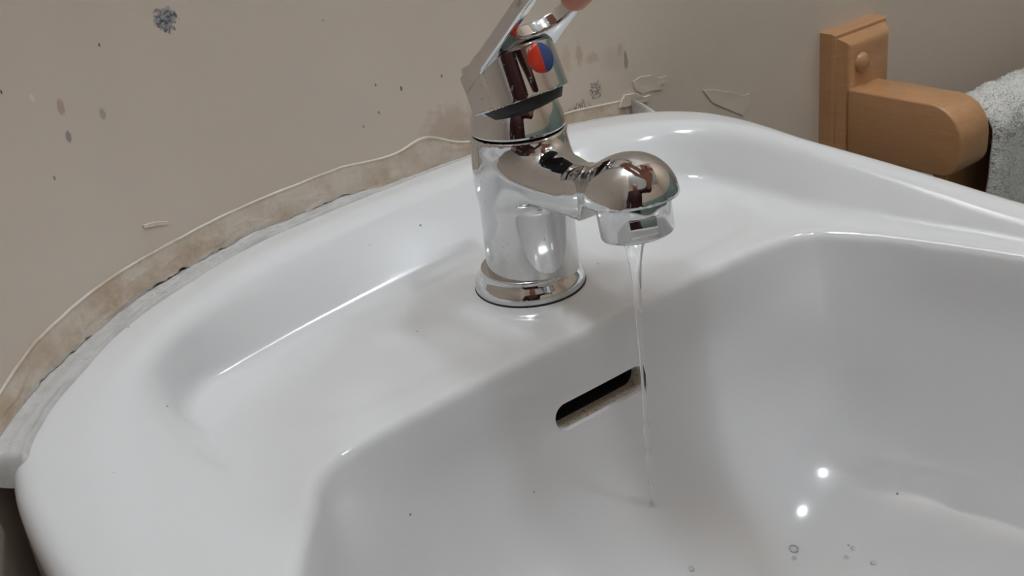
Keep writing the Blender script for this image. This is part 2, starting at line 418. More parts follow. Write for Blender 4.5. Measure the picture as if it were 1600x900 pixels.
def build_basin():
    NT = 960
    ths = -math.pi+2*math.pi*np.arange(NT)/NT
    V = []
    for i in range(NT):
        P = prof_cached(i*3); tt = np.minimum(ROWT.astype(int), len(P)-2); v = (ROWT-tt)[:, None]
        Q = (1-v)*P[tt]+v*P[tt+1]
        X = np.stack([BC[0]+Q[:, 0]*math.cos(ths[i]), BC[1]+Q[:, 0]*math.sin(ths[i]), Q[:, 1]], 1)
        X[:, 2] += soap(X[:, 0], X[:, 1])*(X[:, 2] > -.004)
        V.append(X)
    nr = len(ROWT); V = np.vstack(V)
    # --- overflow slot: outline in world x/z on the back of the bowl
    SX0, SX1, SZ, SH = -.037, .016, -.0345, .0062
    tb = np.linspace(0, len(REF)-1, 4000); zb = np.interp(tb, np.arange(len(REF)), REF[:, 1])
    bowl0 = np.argmax(tb > np.argmin(np.abs(np.arange(len(REF))-0))+0)
    jmax = 0
    start = next(k for k in range(len(tb)-1, 0, -1) if zb[k] > -.002)      # last point above the rim edge
    def param(x, z):
        t = np.interp(-z, -zb[start:], tb[start:])
        th = math.pi/2
        for _ in range(25):
            p = surf(th, t)[0]; th -= (x-p[0])/max(.02, p[1]-BC[1])
            t += 0
        return th, t
    M_ = 0
    # window in the grid
    thA, _ = param(SX0-.006, SZ); thB, _ = param(SX1+.006, SZ)
    _, tA = param(0, SZ+SH+.005); _, tB = param(0, SZ-SH-.005)
    iB = int(math.ceil((thA+math.pi)/(2*math.pi)*NT)); iA = int(math.floor((thB+math.pi)/(2*math.pi)*NT))
    jA = int(np.searchsorted(ROWT, tA)-1); jB = int(np.searchsorted(ROWT, tB))
    F = []
    for i in range(NT):
        for j in range(nr-1):
            if iA <= i < iB and jA <= j < jB: continue
            a = i*nr+j; b = ((i+1) % NT)*nr+j
            F.append((a, b, b+1, a+1))
    # boundary loop of the window, ordered
    loop = [(iA, j) for j in range(jA, jB)]+[(i, jB) for i in range(iA, iB)]+[(iB, j) for j in range(jB, jA, -1)]+[(i, jA) for i in range(iB, iA, -1)]
    lp = np.array([(ths[i], ROWT[j]) for i, j in loop])
    cth, ct = param((SX0+SX1)/2, SZ)
    W = np.array([V[i*nr+j] for i, j in loop]); cx = (SX0+SX1)/2
    # matching stadium points (by projecting along from a medial segment)
    half = (SX1-SX0)/2-SH; S = []
    for p in W:
        mx = np.clip(p[0], cx-half, cx+half); d = np.array([p[0]-mx, p[2]-SZ]); 
        d /= np.linalg.norm(d); S.append((mx+d[0]*SH, SZ+d[1]*SH))
    S = np.array(S); SP = np.array([param(x, z) for x, z in S])
    prev = [i*nr+j for i, j in loop]; n = len(loop); VV = [V]; cnt = len(V)
    for k in range(1, 7):
        u = k/6.0; pr = lp*(1-u)+SP*u
        X = surf(pr[:, 0], pr[:, 1]); VV.append(X); cur = list(range(cnt, cnt+n)); cnt += n
        for q in range(n): F.append((prev[q], prev[(q+1) % n], cur[(q+1) % n], cur[q]))
        prev = cur
    X0 = VV[-1]; lipfaces = len(F)
    for sc, dy in ((.985, .0006), (.93, .0016), (.90, .004), (.90, .0085), (.90, .028)):
        X = X0.copy(); X[:, 0] = cx+(X0[:, 0]-cx)*(1-(1-sc)*.3); X[:, 2] = SZ+(X0[:, 2]-SZ)*sc; X[:, 1] += dy
        VV.append(X); cur = list(range(cnt, cnt+n)); cnt += n
        for q in range(n): F.append((prev[q], prev[(q+1) % n], cur[(q+1) % n], cur[q]))
        prev = cur
    F.append(tuple(prev)); total = len(F)
    o = mesh_obj('wash_basin', np.vstack(VV), F, [CERAMIC, DARK, mk_lip()], None, True, 55)
    bm = bmesh.new(); bm.from_mesh(o.data); bmesh.ops.recalc_face_normals(bm, faces=bm.faces); 
    bm.faces.ensure_lookup_table()
    if bm.faces[total//3].normal.z < -2: pass
    bm.to_mesh(o.data); bm.free()
    for p in o.data.polygons:
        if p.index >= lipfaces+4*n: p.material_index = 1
        elif p.index >= lipfaces+2*n: p.material_index = 2
    return o
def mk_lip():
    m = N('stained_unglazed_ceramic'); o = m.obj(); n = m.noise(o, 700., 4, .65)
    m.set(Base_Color=m.mix(m.mapr(n, .52, .70), srgb(206, 196, 180), srgb(120, 108, 94)), Roughness=.55); return m.m
basin = build_basin()
tag(basin, 'white ceramic wash basin with a curved raised back edge and overflow slot', 'basin')
# waste fitting at the bottom of the bowl and the pedestal that carries the basin
lathe('drain_waste', [(.0, -.1275), (.012, -.1275), (.013, -.1262), (.020, -.1252), (.0225, -.1255), (.0235, -.1272), (.020, -.1305), (0, -.1305)], CHROME, basin, 64, Matrix.Translation((BC[0], BC[1], 0)))
lathe('pedestal', round_prof([(.0, -.15), (.10, -.15), (.085, -.25), (.075, -.55), (.10, ZF+.04), (.11, ZF), (0, ZF)], .03), CERAMIC, basin, 64, Matrix.Translation((-.02, -.09, 0)))

# ------------------------------------------------------------------ sealant between basin and wall
def nz(x, y, z=0): return mnoise.noise(Vector((x, y, z)))
def fbm(x, y, o=4):
    return sum(nz(x*2**k, y*2**k, 3.1*k)*.5**k for k in range(o))
def mk_sealant():
    m = N('old_silicone_sealant'); o = m.obj(); at = m.n('ShaderNodeAttribute', attribute_name='zone')
    zone = m.n('ShaderNodeSeparateColor', {0: at.outputs['Color']})
    n = m.noise(o, 120., 4, .6); n2 = m.noise(o, 700., 3, .6)
    low = m.mix(m.mapr(n, .35, .7), srgb(198, 196, 194), srgb(180, 177, 173))
    up = m.mix(m.mapr(m.noise(o, 45., 5, .65), .42, .66), srgb(210, 198, 184), srgb(184, 162, 138))
    c = m.mix(zone.outputs[0], low, up)
    c = m.mix(m.math('MULTIPLY', zone.outputs[1], m.mapr(n2, .2, .6, .5, 1.)), c, srgb(62, 50, 42))
    c = m.mix(zone.outputs[2], c, srgb(214, 208, 198))
    m.set(Base_Color=c, Roughness=m.mapr(n, .3, .7, .22, .45)); m.bump(m.math('ADD', n, m.math('MULTIPLY', n2, .3)), .25, .001); return m.m
def outer_edge(x, y):
    th = math.atan2(y-BC[1], x-BC[0]); r = np.interp(th, TH, RO); z = np.interp(th, TH, ZO)
    return th, r, z
def build_sealant():
    s_right = wall_hit(985, 140)[0]
    # find wall arc where the left corner of the basin leaves the wall
    s_left = WS[np.argmin(np.abs(WP[:, 0]+.2445))]
    NS, NV = 900, 64
    V = []; C = []; F = []
    for a in range(NS+1):
        u = a/NS; s = s_right+(s_left-s_right)*u
        p, n = wall_at(s)
        # nearest point of the basin's outer edge, along the wall normal
        def inside(d):
            q = p+n*d; return math.hypot(q[0]-BC[0], q[1]-BC[1]) < outer_edge(q[0], q[1])[1]+.001
        d = next((q for q in np.linspace(0, .10, 41) if inside(q)), .03)
        lo_, hi_ = max(0, d-.0025), d
        for _ in range(10):
            md = (lo_+hi_)/2
            if inside(md): hi_ = md
            else: lo_ = md
        d = hi_; q = p+n*d; zo = outer_edge(q[0], q[1])[2]
        d = min(d, .045)
        left = min(1, max(0, (s-(s_right+.105))/.10))          # 0 right of the tap, 1 to its left
        hgt = .0150*left+.004*(1-left)
        hgt *= 1+.10*nz(s*6, 1.5)+.03*nz(s*22, 3.5)+.015*nz(s*90, 1.1)+.80*math.exp(-((s-(s_right+.148))/.016)**2)
        hgt *= 1-.35*min(1, max(0, (s-s_left+.05)/.05))
        hgt *= min(1, .15+u/.12); end = min(1, u/.03)
        wob = .0014*fbm(s*60, 4.2)+.0026*fbm(s*16, 9.7); ztop = zo+.0008*left-.002*(1-left)
        inset = d+.0045+.0012*fbm(s*40, 7.7)
        zc = zo+.0008*left-.017*(1-left)+wob                                      # crack line height on the wall
        for b in range(NV+1):
            v = b/NV
            if v < .42:                                        # silicone fillet from the rim up to the wall
                t = v/.42
                dist = inset*(1-t)**1.25+.0016*t; z = (zo+.0006)+(zc-zo)*t**1.6
                dist += .0003*fbm(s*50, t*5); z += .0005*fbm(s*45, t*4+2)
                if t < .1: z -= .0022*(1-t/.1)
                zone = .0; 
            else:                                              # old filler smeared up the wall
                t = (v-.42)/.58
                dist = .0022*(1-t)+.0006+.0009*max(0, fbm(s*55, t*3+5))*(1-t); z = zc+(ztop+hgt-zc)*t
                if t > .9: dist += .0003*(1-abs(t-.95)/.05)
                if t > .985: dist = -.0006
                zone = min(1, t*6)
            cw = .022+.14*max(0, fbm(s*34, 12.3)+.05)*max(0, .6+2.*nz(s*7, 3.3)) 
            on = max(0, min(1, (fbm(s*22, 21.0)+.10)*3))*left+max(0, min(1, (fbm(s*30, 5.)+.05)*3))*(1-left)
            k = max(0, 1-abs(v-.42-.05*fbm(s*160, 8.))/max(cw, .01))*on
            dist -= .0035*k
            thin = .8*max(0, 1-abs(v-.07-.02*fbm(s*30, 1.))/.02)*max(0, min(1, (fbm(s*18, 31.)+.1)*4))
            C.append((zone, max(min(1, k*1.4), thin*.4), (.7 if v > .965 else 0)*max(0, min(1, .5+fbm(s*25, 17.)*2)), 1))
            dist = dist*end-(1-end)*.001
            if u > .985: z -= .010*((u-.985)/.015)**2*(1 if v < .42 else 1-(v-.42)/.58)
            if u < .16 and v < .42: z -= .024*(1-u/.16)*(v/.42)
            q = p+n*dist; V.append((q[0], q[1], z))
    k = NV+1
    for a in range(NS):
        for b in range(NV): i = a*k+b; F.append((i, i+k, i+k+1, i+1))
    o = mesh_obj('sealant_bead', V, F, mk_sealant(), None, True)
    ca = o.data.color_attributes.new('zone', 'FLOAT_COLOR', 'POINT')
    ca.data.foreach_set('color', np.array(C, dtype=np.float32).ravel())
    bm = bmesh.new(); bm.from_mesh(o.data); bmesh.ops.recalc_face_normals(bm, faces=bm.faces); bm.to_mesh(o.data); bm.free()
    return tag(o, 'cracked grey and beige sealant strip between the white basin and the wall', 'sealant')
build_sealant()
# peeling flakes of paint on the wall above the sealant
def flake(outline, lift=.0005):
    hits = [wall_hit(*q) for q in outline]; n = len(hits); V = []
    cs, cz = np.mean(hits, axis=0)
    for k, (f, h) in enumerate(((1.0, -.0004), (1.0, lift), (.55, lift*.9), (.15, lift*.75))):
        for i, (s, z) in enumerate(hits):
            p, nn = wall_at(cs+(s-cs)*f); q = p+nn*(h*(1+.5*nz(i*3.3, k))); V.append((q[0], q[1], cz+(z-cz)*f))
    F = []
    for k in range(3):
        for i in range(n): F.append((k*n+i, k*n+(i+1) % n, (k+1)*n+(i+1) % n, (k+1)*n+i))
    F.append(tuple(3*n+i for i in range(n)))
    return mesh_obj('paint_flake', V, F, FLAKE, wall_back, True, 30)
FLAKE = simple('cream_paint_flake', srgb(219, 206, 192), .45)
flake([(988, 128), (1000, 120), (1016, 118), (1028, 122), (1041, 119), (1038, 129), (1030, 134), (1034, 140), (1018, 141), (1004, 146), (992, 140)])
flake([(1098, 141), (1112, 140), (1138, 144), (1160, 150), (1170, 146), (1171, 160), (1160, 180), (1140, 172), (1112, 160)], .0005)
flake([(975, 148), (990, 146), (1004, 152), (1015, 148), (1010, 158), (992, 162), (978, 166), (965, 168)], .0012)
flake([(222, 352), (240, 347), (262, 346), (262, 350), (240, 352), (224, 356)], .0008)

# ------------------------------------------------------------------ mixer tap
tap = empty('mixer_tap'); tag(tap, 'chrome single lever mixer tap with red and blue spot, running water', 'tap')
TA = math.radians(-3.0)   # spout turned a touch
ca_, sa_ = math.cos(TA), math.sin(TA)
def to_tap(P): # world -> tap frame (spout along -Y), in mm
    x = P[:, 0]; y = P[:, 1]; return np.stack([ca_*x+sa_*y, -sa_*x+ca_*y, P[:, 2]], 1)
def sd_body(P):
    x, y, z = P[:, 0], P[:, 1], P[:, 2]
    rad = np.interp(z, [0, 10, 40, 72, 90], [21.6, 21.6, 21.4, 21.8, 21.8])
    cyl = np.hypot(x, y)-rad
    # spout: tapering round bar cut flat underneath, with a ball end
    top = np.minimum(capsule(P, (0, 0, 55), (0, -42, 55), 19.0, 13.5), capsule(P, (0, -42, 55), (0, -78, 63.0), 13.5, 14.5))
    under = (46.5-z)+.0*y
    arch = 50.0-z-3.5*np.clip((-y-20)/60., 0, 1)*0
    wid = np.abs(x)-np.interp(-y, [0, 20, 45, 70, 100], [20., 17.5, 14.0, 15.5, 16.5])
    sp = smax(smax(top, 50.2-z+np.clip((-y-22)/40., 0, 1)*(-0.5), 1.2), wid, 5.)
    ball = np.sqrt(x*x+(y+75.5)**2+(z-62.3)**2)-16.4
    ball = smax(ball, 62.0-z-.15*(y+75.5), .6)
    sp = smin(smax(sp, 62.0-z-.15*(y+75.5)-np.clip((y+62)*1.2, 0, 60), .6), ball, 11.); sp = smax(sp, 62.0-z-.15*(y+75.5)-np.clip((y+62)*1.2, 0, 60), .6)
    b = smin(smax(cyl, z-76., .8), sp, 8.)
    b = np.where(y > -26, smax(b, z-76., .8), b); b = smax(b, 6-z, .5)
    return b
def box_axis(a, b, h): return np.arange(a, b+h, h)
V, F = surface_nets(sd_body, box_axis(-26, 26, .9), box_axis(-100, 26, .9), box_axis(4, 86, .9))
def tap_world(V):
    V = np.asarray(V); x = ca_*V[:, 0]-sa_*V[:, 1]; y = sa_*V[:, 0]+ca_*V[:, 1]
    return np.stack([x+1.8, y-1.2, V[:, 2]], 1)/1000
mesh_obj('tap_body', tap_world(V), F, CHROME, tap, True, 60)
mmv = lambda L: [(a/1000, b/1000) for a, b in L]
lathe('base_flange', mmv(round_prof([(15, .5), (26, .5), (26, 3.4), (25.2, 5.2), (22.8, 8.6), (22.6, 11), (15, 11)], .9, 5)), CHROME, tap, 128)
lathe('base_seal', mmv([(20, -.3), (26.3, -.3), (26.3, .7), (20, .7)]), BLACK, tap, 96)
lathe('collar', mmv(round_prof([(15, 76.4), (21.7, 76.4), (21.0, 80), (19.2, 86), (16.6, 91), (13.0, 94), (8, 95)], 4, 8)), CHROME, tap, 128, Matrix.Translation((.0018, -.0012, 0)))
# aerator, tipped slightly forward
AM = Matrix.Translation((.0018, -.0012, 0)) @ Matrix.Rotation(TA, 4, 'Z') @ Matrix.Translation((0, -.0755, .0628)) @ Matrix.Rotation(math.radians(-8), 4, 'X')
lathe('aerator', mmv(round_prof([(9, -.0), (14.8, .5), (15.2, -1), (14.9, -14.8), (14.0, -15.6), (11.6, -15.6), (11.2, -13), (0.5, -13)], .5, 3)), CHROME, tap, 96, AM)
aer_flat = bm_obj('aerator_key_flat', box_bm((-.0055, -.0156, -.0125), (.0055, -.0142, -.0055), .0004), CHROME, tap)
aer_flat.data.transform(AM @ Matrix.Rotation(math.radians(-28), 4, 'Z'))
# ---- handle: frame HM has origin at the centre of the cap's lower rim, tilted back because the lever is lifted
TILT = math.radians(20); HYAW = math.radians(4)
HM = Matrix.Translation((.0010, -.0080, .0900)) @ Matrix.Rotation(HYAW, 4, 'Z') @ Matrix.Rotation(-TILT, 4, 'X')
lathe('cartridge_neck', mmv([(0, -4), (16.5, -4), (18.2, -.4), (18.2, 8), (0, 8)]), BLACK, tap, 96, HM)
def sd_cap(P):
    x, y, z = P[:, 0], P[:, 1], P[:, 2]
    front = np.hypot(x, y)-(21.0-.03*z)
    U = np.abs(x)-20.6; back = y-9.5
    c = np.where(y < 0, front, smax(U, back, 4.))
    topcut = (z-(21.5-.02*y))*.98
    c = smax(smax(c, topcut, 1.6), -z, .6)
    # hollow underneath
    inner = smax(np.hypot(x, y)-np.interp(z, [.8, 2.2], [20.2, 18.6]), z-9., .3)
    return smax(c, -inner, .25)
V, F = surface_nets(sd_cap, box_axis(-25, 25, .7), box_axis(-25, 20, .7), box_axis(-12, 38, .7))
def xf(M, V): 
    A = np.array(M)[:3, :3]; t = np.array(M)[:3, 3]; return np.asarray(V)@A.T+t
mesh_obj('handle_cap', xf(HM, V/1000), F, CHROME, tap, True, 50)
# lever: a flat ring rising forward from the cap; LA = its slope in the cap's frame
LA = math.radians(23)
def sd_lever(P):
    x, y, z = P[:, 0], P[:, 1], P[:, 2]
    c, s = math.cos(LA), math.sin(LA)
    oy, oz = 8., 14.3
    v = -(y-oy)*c+(z-oz)*s            # along the lever
    h = (y-oy)*s+(z-oz)*c             # across its thickness
    half = np.interp(v, [-5, 0, 20, 50, 78, 90], [20.8, 20.8, 20.8, 20.2, 17.5, 15.])
    ou = np.maximum(np.abs(x)-half, 0); outer = np.where(v > 72, np.hypot(x, np.maximum(v-72, 0)*1.0)-np.minimum(half, 18.2), np.abs(x)-half)
    outer = smax(outer, v-88, 3)
    hole = smax(np.hypot(x*1.0, np.maximum(np.maximum(43-v, v-70), 0)*1.)-np.interp(v, [28, 43, 70, 80], [13.0, 15.6, 14.0, 12.]), 29-v, 6.)
    thick = np.interp(v, [0, 20, 50, 90], [3.4, 3.3, 3.2, 3.0])
    d = smax(outer, np.abs(h)-thick, 1.2)
    d = smax(d, -hole, 1.0)
    d = smax(smax(d, -v-1.5, .8), y-9.5, .8)
    # the side cheeks come down flush with the rear of the cap
    cheek = smax(smax(np.abs(x)-20.8, -np.abs(x)+15.0, .8), smax(smax(y-9.5, -y-6.0, .8), smax(-z, h-3.4, .8), .8), .8)
    return smin(d, cheek, 1.0)
V, F = surface_nets(sd_lever, box_axis(-25, 25, .8), box_axis(-95, 20, .8), box_axis(-12, 66, .8))
mesh_obj('lever', xf(HM, V/1000), F, CHROME, tap, True, 45)
# red and blue spot on the front of the cap
btn = HM @ Matrix.Translation((0, -.0201, .0138)) @ Matrix.Rotation(math.radians(90), 4, 'X')
def half_button(name, sgn, mat):
    V = []; F = []; n = 24
    rings = [(6.6, -2.0), (6.6, .3), (6.2, .7), (4.4, 1.0), (2.2, 1.15), (0.01, 1.2)]
    for r, z in rings:
        for k in range(n+1):
            a = -math.pi/2+math.pi*k/n; V.append((sgn*r*math.cos(a)/1000, r*math.sin(a)/1000, z/1000))
    for i in range(len(rings)-1):
        for k in range(n): q = i*(n+1)+k; F.append((q, q+1, q+n+2, q+n+1))
    o = mesh_obj(name, [tuple(btn @ Vector(v)) for v in V], F, mat, tap, True, 50)
    bm = bmesh.new(); bm.from_mesh(o.data); bmesh.ops.recalc_face_normals(bm, faces=bm.faces); bm.to_mesh(o.data); bm.free(); return o
tag(half_button('hot_marker', -1, RED), 'red half of the temperature spot'); tag(half_button('cold_marker', 1, BLUE), 'blue half of the temperature spot')

# ------------------------------------------------------------------ running water
def mk_water():
    m = N('clear_water'); m.set(Base_Color=rgb(1, 1, 1), Roughness=0., IOR=1.33, Transmission_Weight=1.0); return m.m
WATER = mk_water()
def mk_drop():
    m = N('water_drop_skin'); t = m.t; tr = m.n('ShaderNodeBsdfTransparent', {0: rgb(.96, .96, .96)}); gl = m.n('ShaderNodeBsdfGlossy', {1: .02}); fr = m.n('ShaderNodeFresnel', {0: 1.33})
    mx = m.n('ShaderNodeMixShader', {0: m.math('ADD', fr.outputs[0], .06, clamp=True)}); t.links.new(tr.outputs[0], mx.inputs[1]); t.links.new(gl.outputs[0], mx.inputs[2])
    t.links.new(mx.outputs[0], t.nodes['Material Output'].inputs[0]); return m.m
DROP = mk_drop()
def build_stream():
    zs = np.concatenate([np.linspace(.0490, .032, 14), np.linspace(.031, -.1215, 150)]); path = []; rad = []
    x0, y0 = (AM @ Vector((0, -.001, -.013)))[:2]
    x0, y0 = -.0040, -.0780
    for z in zs:
        d = .0480-z
        r = .0032*math.exp(-d/.008)+.0018*math.exp(-d/.030)+.0009
        if d > .045: r *= 1+.22*math.sin(d*420+1.5*nz(d*60, 1.))*min(1, (d-.045)/.05)+.25*nz(d*220, 5.)*min(1, (d-.045)/.05)
        path.append((x0+.0006*nz(d*25, 2.)*min(1, d/.05), y0+.0006*nz(d*25, 7.)*min(1, d/.05), z)); rad.append(r)
    V, F = tube(path, rad, 20)
    o = mesh_obj('water_stream', V, F, WATER, None, True, 60)
    return tag(o, 'thin clear stream of water falling from the tap into the basin', 'water')
build_stream()

# drops of water splashed up the inside of the bowl
from mathutils.bvhtree import BVHTree
BV = BVHTree.FromPolygons([v.co.copy() for v in basin.data.vertices], [tuple(p.vertices) for p in basin.data.polygons])
DROPS = [((1240, 858), .0030, 'largest water drop low in the bowl right of the stream'), ((1333, 857), .0016, 'small upper water drop in the bowl right of the largest drop'), ((1322, 871), .0014, 'tiny water drop just below the small upper drop in the bowl'),
         ((1365, 880), .0018, 'rightmost small water drop near the bottom of the bowl'), ((1241, 872), .0014, 'tiny water drop directly below the largest drop in the bowl'), ((1080, 889), .0018, 'water drop nearest the stream low in the bowl')]
for (px, py), r, lab in DROPS:
    hit, nn, _, _ = BV.ray_cast(Vector(CAM), Vector(ray(px, py)).normalized())
    if hit is None: continue
    if nn.dot(Vector(CAM)-hit) < 0: nn = -nn
    Md = Matrix.Translation(hit) @ nn.to_track_quat('Z', 'Y').to_matrix().to_4x4()
    tag(lathe('water_drop', [(.75*r*math.cos(a)*(1 if a else 1)+1e-5, r*.55*math.sin(a)-.0001) for a in np.linspace(0, math.pi/2*.98, 7)], DROP, None, 20, Md, 80), lab, 'water drop', 'water drops in the bowl')

# ------------------------------------------------------------------ towel rail on the wall to the right
WY = .1085
rail = empty('towel_rail', (.40, WY, -.08)); tag(rail, 'varnished pine towel rail with square backplate screwed to the wall', 'towel rail')
pl = on_axis(1281, 47, 1, WY); pr_ = on_axis(1370, 28, 1, WY)
PX0, PX1, PZ1 = pl[0], pr_[0]-.004, (pl[2]+pr_[2])/2+.001
PZ0 = PZ1-.165; XC = (PX0+PX1)/2
def plate(xoff):
    # stepped block with a moulded front edge
    w = (PX1-PX0)/2; h = (PZ1-PZ0)/2; prof = [(0, 0.), (0, .010), (.0015, .0118), (.0035, .0122), (.0045, .0135), (.0065, .0175), (.010, .0200), (.014, .0205)]
    V = []; F = []
    for ins, d in prof:
        for sx, sz in ((-1, -1), (1, -1), (1, 1), (-1, 1)): V.append((XC+xoff+sx*(w-ins), WY-d, (PZ0+PZ1)/2+sz*(h-ins)))
    for i in range(len(prof)-1):
        for k in range(4): F.append((i*4+k, i*4+(k+1) % 4, (i+1)*4+(k+1) % 4, (i+1)*4+k))
    F.append((3, 2, 1, 0)); q = (len(prof)-1)*4; F.append((q, q+1, q+2, q+3))
    return mesh_obj('backplate', V, F, WOOD, rail, True, 35)
AX0 = on_axis(1327, 145, 1, WY-.0205)[0]; AW = .034
def arm(xoff):
    a = on_axis(1332, 141, 0, AX0); b = on_axis(1480, 165, 0, AX0); e = on_axis(1480, 279, 0, AX0); c = on_axis(1502, 215, 0, AX0)
    zt = a[2]; zb = e[2]; yf = c[1]; r = .024
    out = [(WY-.019, zb), (WY-.019, zt)]
    for k in range(13): t = math.radians(90*k/12); out.append((yf+r-r*math.sin(t), zt-r+r*math.cos(t)))
    for k in range(9): t = math.radians(90*k/8); out.append((yf+.014-.014*math.cos(t), zb+.014-.014*math.sin(t)))
    bm = bmesh.new(); f0 = [bm.verts.new((AX0+xoff, y, z)) for y, z in out]
    f = bm.faces.new(f0); ex = bmesh.ops.extrude_face_region(bm, geom=[f])
    bmesh.ops.translate(bm, verts=[v for v in ex['geom'] if isinstance(v, bmesh.types.BMVert)], vec=(AW, 0, 0))
    bmesh.ops.recalc_face_normals(bm, faces=bm.faces)
    sh = [e for e in bm.edges if len(e.link_faces) == 2 and e.calc_face_angle() > .8]
    bmesh.ops.bevel(bm, geom=sh, offset=.0016, segments=3, affect='EDGES', profile=.5)
    return bm_obj('arm', bm, WOOD, rail, True, 35), yf, zt, zb
def screw_cap(xoff):
    c = on_axis(1346, 97, 1, WY-.0205)
    Mx = Matrix.Translation((c[0]+xoff, WY-.0203, c[2])) @ Matrix.Rotation(math.radians(90), 4, 'X')
    return lathe('screw_cap', mmv([(0, -1), (7.2, -1), (7.2, .8), (6.4, 2.4), (4.6, 3.8), (2.2, 4.6), (.2, 4.8)]), WOOD, rail, 48, Mx)
XO2 = .52
for xo in (0, XO2):
    plate(xo); _, AY, AZT, AZB = arm(xo); screw_cap(xo)
RODY = AY+.020; RODZ = on_axis(1546, 192, 1, RODY)[2]
V, F = tube([(AX0+AW-.004, RODY, RODZ), (AX0+XO2+.004, RODY, RODZ)], .0135, 48); mesh_obj('rod', V, F, WOOD, rail, True, 50)
bm_obj('lower_board', box_bm((AX0+AW-.004, RODY+.006, AZB-.075), (AX0+XO2+.004, RODY+.018, AZB+.018), .002), WOOD, rail)
# ---- towel over the rod
def mk_towel():
    m = N('white_terry'); o = m.obj(); n = m.noise(o, 420., 4, .7)
    m.set(Base_Color=m.mix(n, srgb(246, 244, 240), srgb(226, 222, 214)), Roughness=.95, Sheen_Weight=.25); m.bump(n, .9, .003); return m.m
TERRY = mk_towel()
def build_towel():
    x0 = on_axis(1553, 215, 1, RODY-.018)[0]-.004; x1 = x0+.30
    R = .0195; prof = []
    for z in np.linspace(-.40, 0, 60)[:-1]: prof.append((RODY-R-.003*math.sin(z*14), RODZ+z))
    for k in range(40): a = math.pi*k/39; prof.append((RODY-R*math.cos(a), RODZ+R*math.sin(a)))
    for z in np.linspace(0, -.36, 54)[1:]: prof.append((RODY+R+.003*math.sin(z*11), RODZ+z))
    prof = np.array(prof); T = np.gradient(prof, axis=0); T /= np.linalg.norm(T, axis=1)[:, None]; NN = np.stack([-T[:, 1], T[:, 0]], 1)
    nx = 110; V = []; F = []; m = len(prof)
    # closed cross-section sheet 8 mm thick with a rounded selvedge
    for side in (0, 1):
        for i in range(m):
            for k in range(nx+1):
                u = k/nx; x = x0+(x1-x0)*u
                edge = min(1, u*nx/6.); th = .0050*math.sqrt(max(0, 1-(1-edge)**2))
                L = .0018*fbm(x*70, i*.09)+.0016*nz(x*12, i*.05)
                off = (th if side == 0 else -th*.8)+L*(1 if side == 0 else .3)
                wv = .002*nz(i*.06, 4.)+.0012*nz(i*.5, 9.)
                V.append((x+wv*(1-u), prof[i][0]+NN[i][0]*off, prof[i][1]+NN[i][1]*off))
    W = nx+1; off = m*W
    for i in range(m-1):
        for k in range(nx):
            a = i*W+k; F.append((a, a+1, a+W+1, a+W)); F.append((off+a, off+a+W, off+a+W+1, off+a+1))
        F.append((i*W, i*W+W, off+i*W+W, off+i*W)); F.append((i*W+nx, off+i*W+nx, off+i*W+W+nx, i*W+W+nx))
    for k in range(nx): F.append((k, off+k, off+k+1, k+1)); a = (m-1)*W+k; F.append((a, a+1, off+a+1, off+a))
    o = mesh_obj('towel', V, F, TERRY, None, True)
    tag(o, 'white terry towel hung over the wooden towel rail', 'towel')
    # terry loops standing proud of the cloth
    PV = []; PF = []; VA = np.array(V)
    for _ in range(11000):
        i = rng.integers(0, m-1); k = int(min(nx-1, abs(rng.normal(0, .33))*nx)); a = VA[i*W+k]; b = VA[i*W+k+1]; c = VA[(i+1)*W+k]
        s, t = rng.random(2); p = a+(b-a)*s+(c-a)*t
        nv = np.array([-.35*(1 if k < 8 else 0), NN[i][0], NN[i][1]]); nv /= np.linalg.norm(nv)
        d = rng.normal(0, 1, 3); d -= nv*d.dot(nv); d /= np.linalg.norm(d); e = np.cross(nv, d)
        h = .0007+.0010*rng.random(); ww = .0007; q = len(PV); lean = d*h*.6*rng.normal()
        PV += [tuple(p+d*ww), tuple(p-d*ww*.5+e*ww*.8), tuple(p-d*ww*.5-e*ww*.8), tuple(p+nv*h+lean)]
        PF += [(q, q+1, q+3), (q+1, q+2, q+3), (q+2, q, q+3)]
    tag(mesh_obj('terry_pile', PV, PF, TERRY, o, True), kind='stuff')
build_towel()

# ------------------------------------------------------------------ ceiling lamp and window
def emis(name, c, s):
    m = N(name); m.set(Base_Color=c, Emission_Color=c, Emission_Strength=s); return m.m
for (lx, ly), lr, ls in LAMPS:
    lamp = empty('ceiling_lamp', (lx, ly, ZC)); tag(lamp, {.14: 'wide round white ceiling lamp above the tap', .05: 'added round ceiling light brightening the right wall, towel and rail'}.get(lr, 'small bright ceiling spotlight in front of the basin'), 'lamp')
    LM = Matrix.Translation((lx, ly, ZC))
    lathe('lamp_base', [(0, 0), (lr*1.15, 0), (lr*1.15, -.018), (lr, -.02), (0, -.02)], CEIL, lamp, 64, LM)
    lathe('diffuser', [(.0, -.019), (lr, -.019), (lr*.98, -.04), (lr*.84, -.056), (lr*.54, -.064), (.0, -.068)], emis('lamp_diffuser', (.86, .94, 1, 1), ls), lamp, 64, LM)
win = tag(bm_obj('window_1', box_bm((-1.101, -1.75, .10), (-1.085, -1.05, 1.15)), emis('frosted_daylight_pane', (.82, .91, 1, 1), WINDOW_STRENGTH), None, False), kind='structure')
for lo, hi in (((-1.10, -1.79, .06), (-1.07, -1.75, 1.19)), ((-1.10, -1.05, .06), (-1.07, -1.01, 1.19)), ((-1.10, -1.75, 1.15), (-1.07, -1.05, 1.19)), ((-1.10, -1.75, .06), (-1.06, -1.05, .10)), ((-1.10, -1.415, .10), (-1.07, -1.385, 1.15))):
    bm_obj('window_frame', box_bm(lo, hi, .003), CEIL, win)

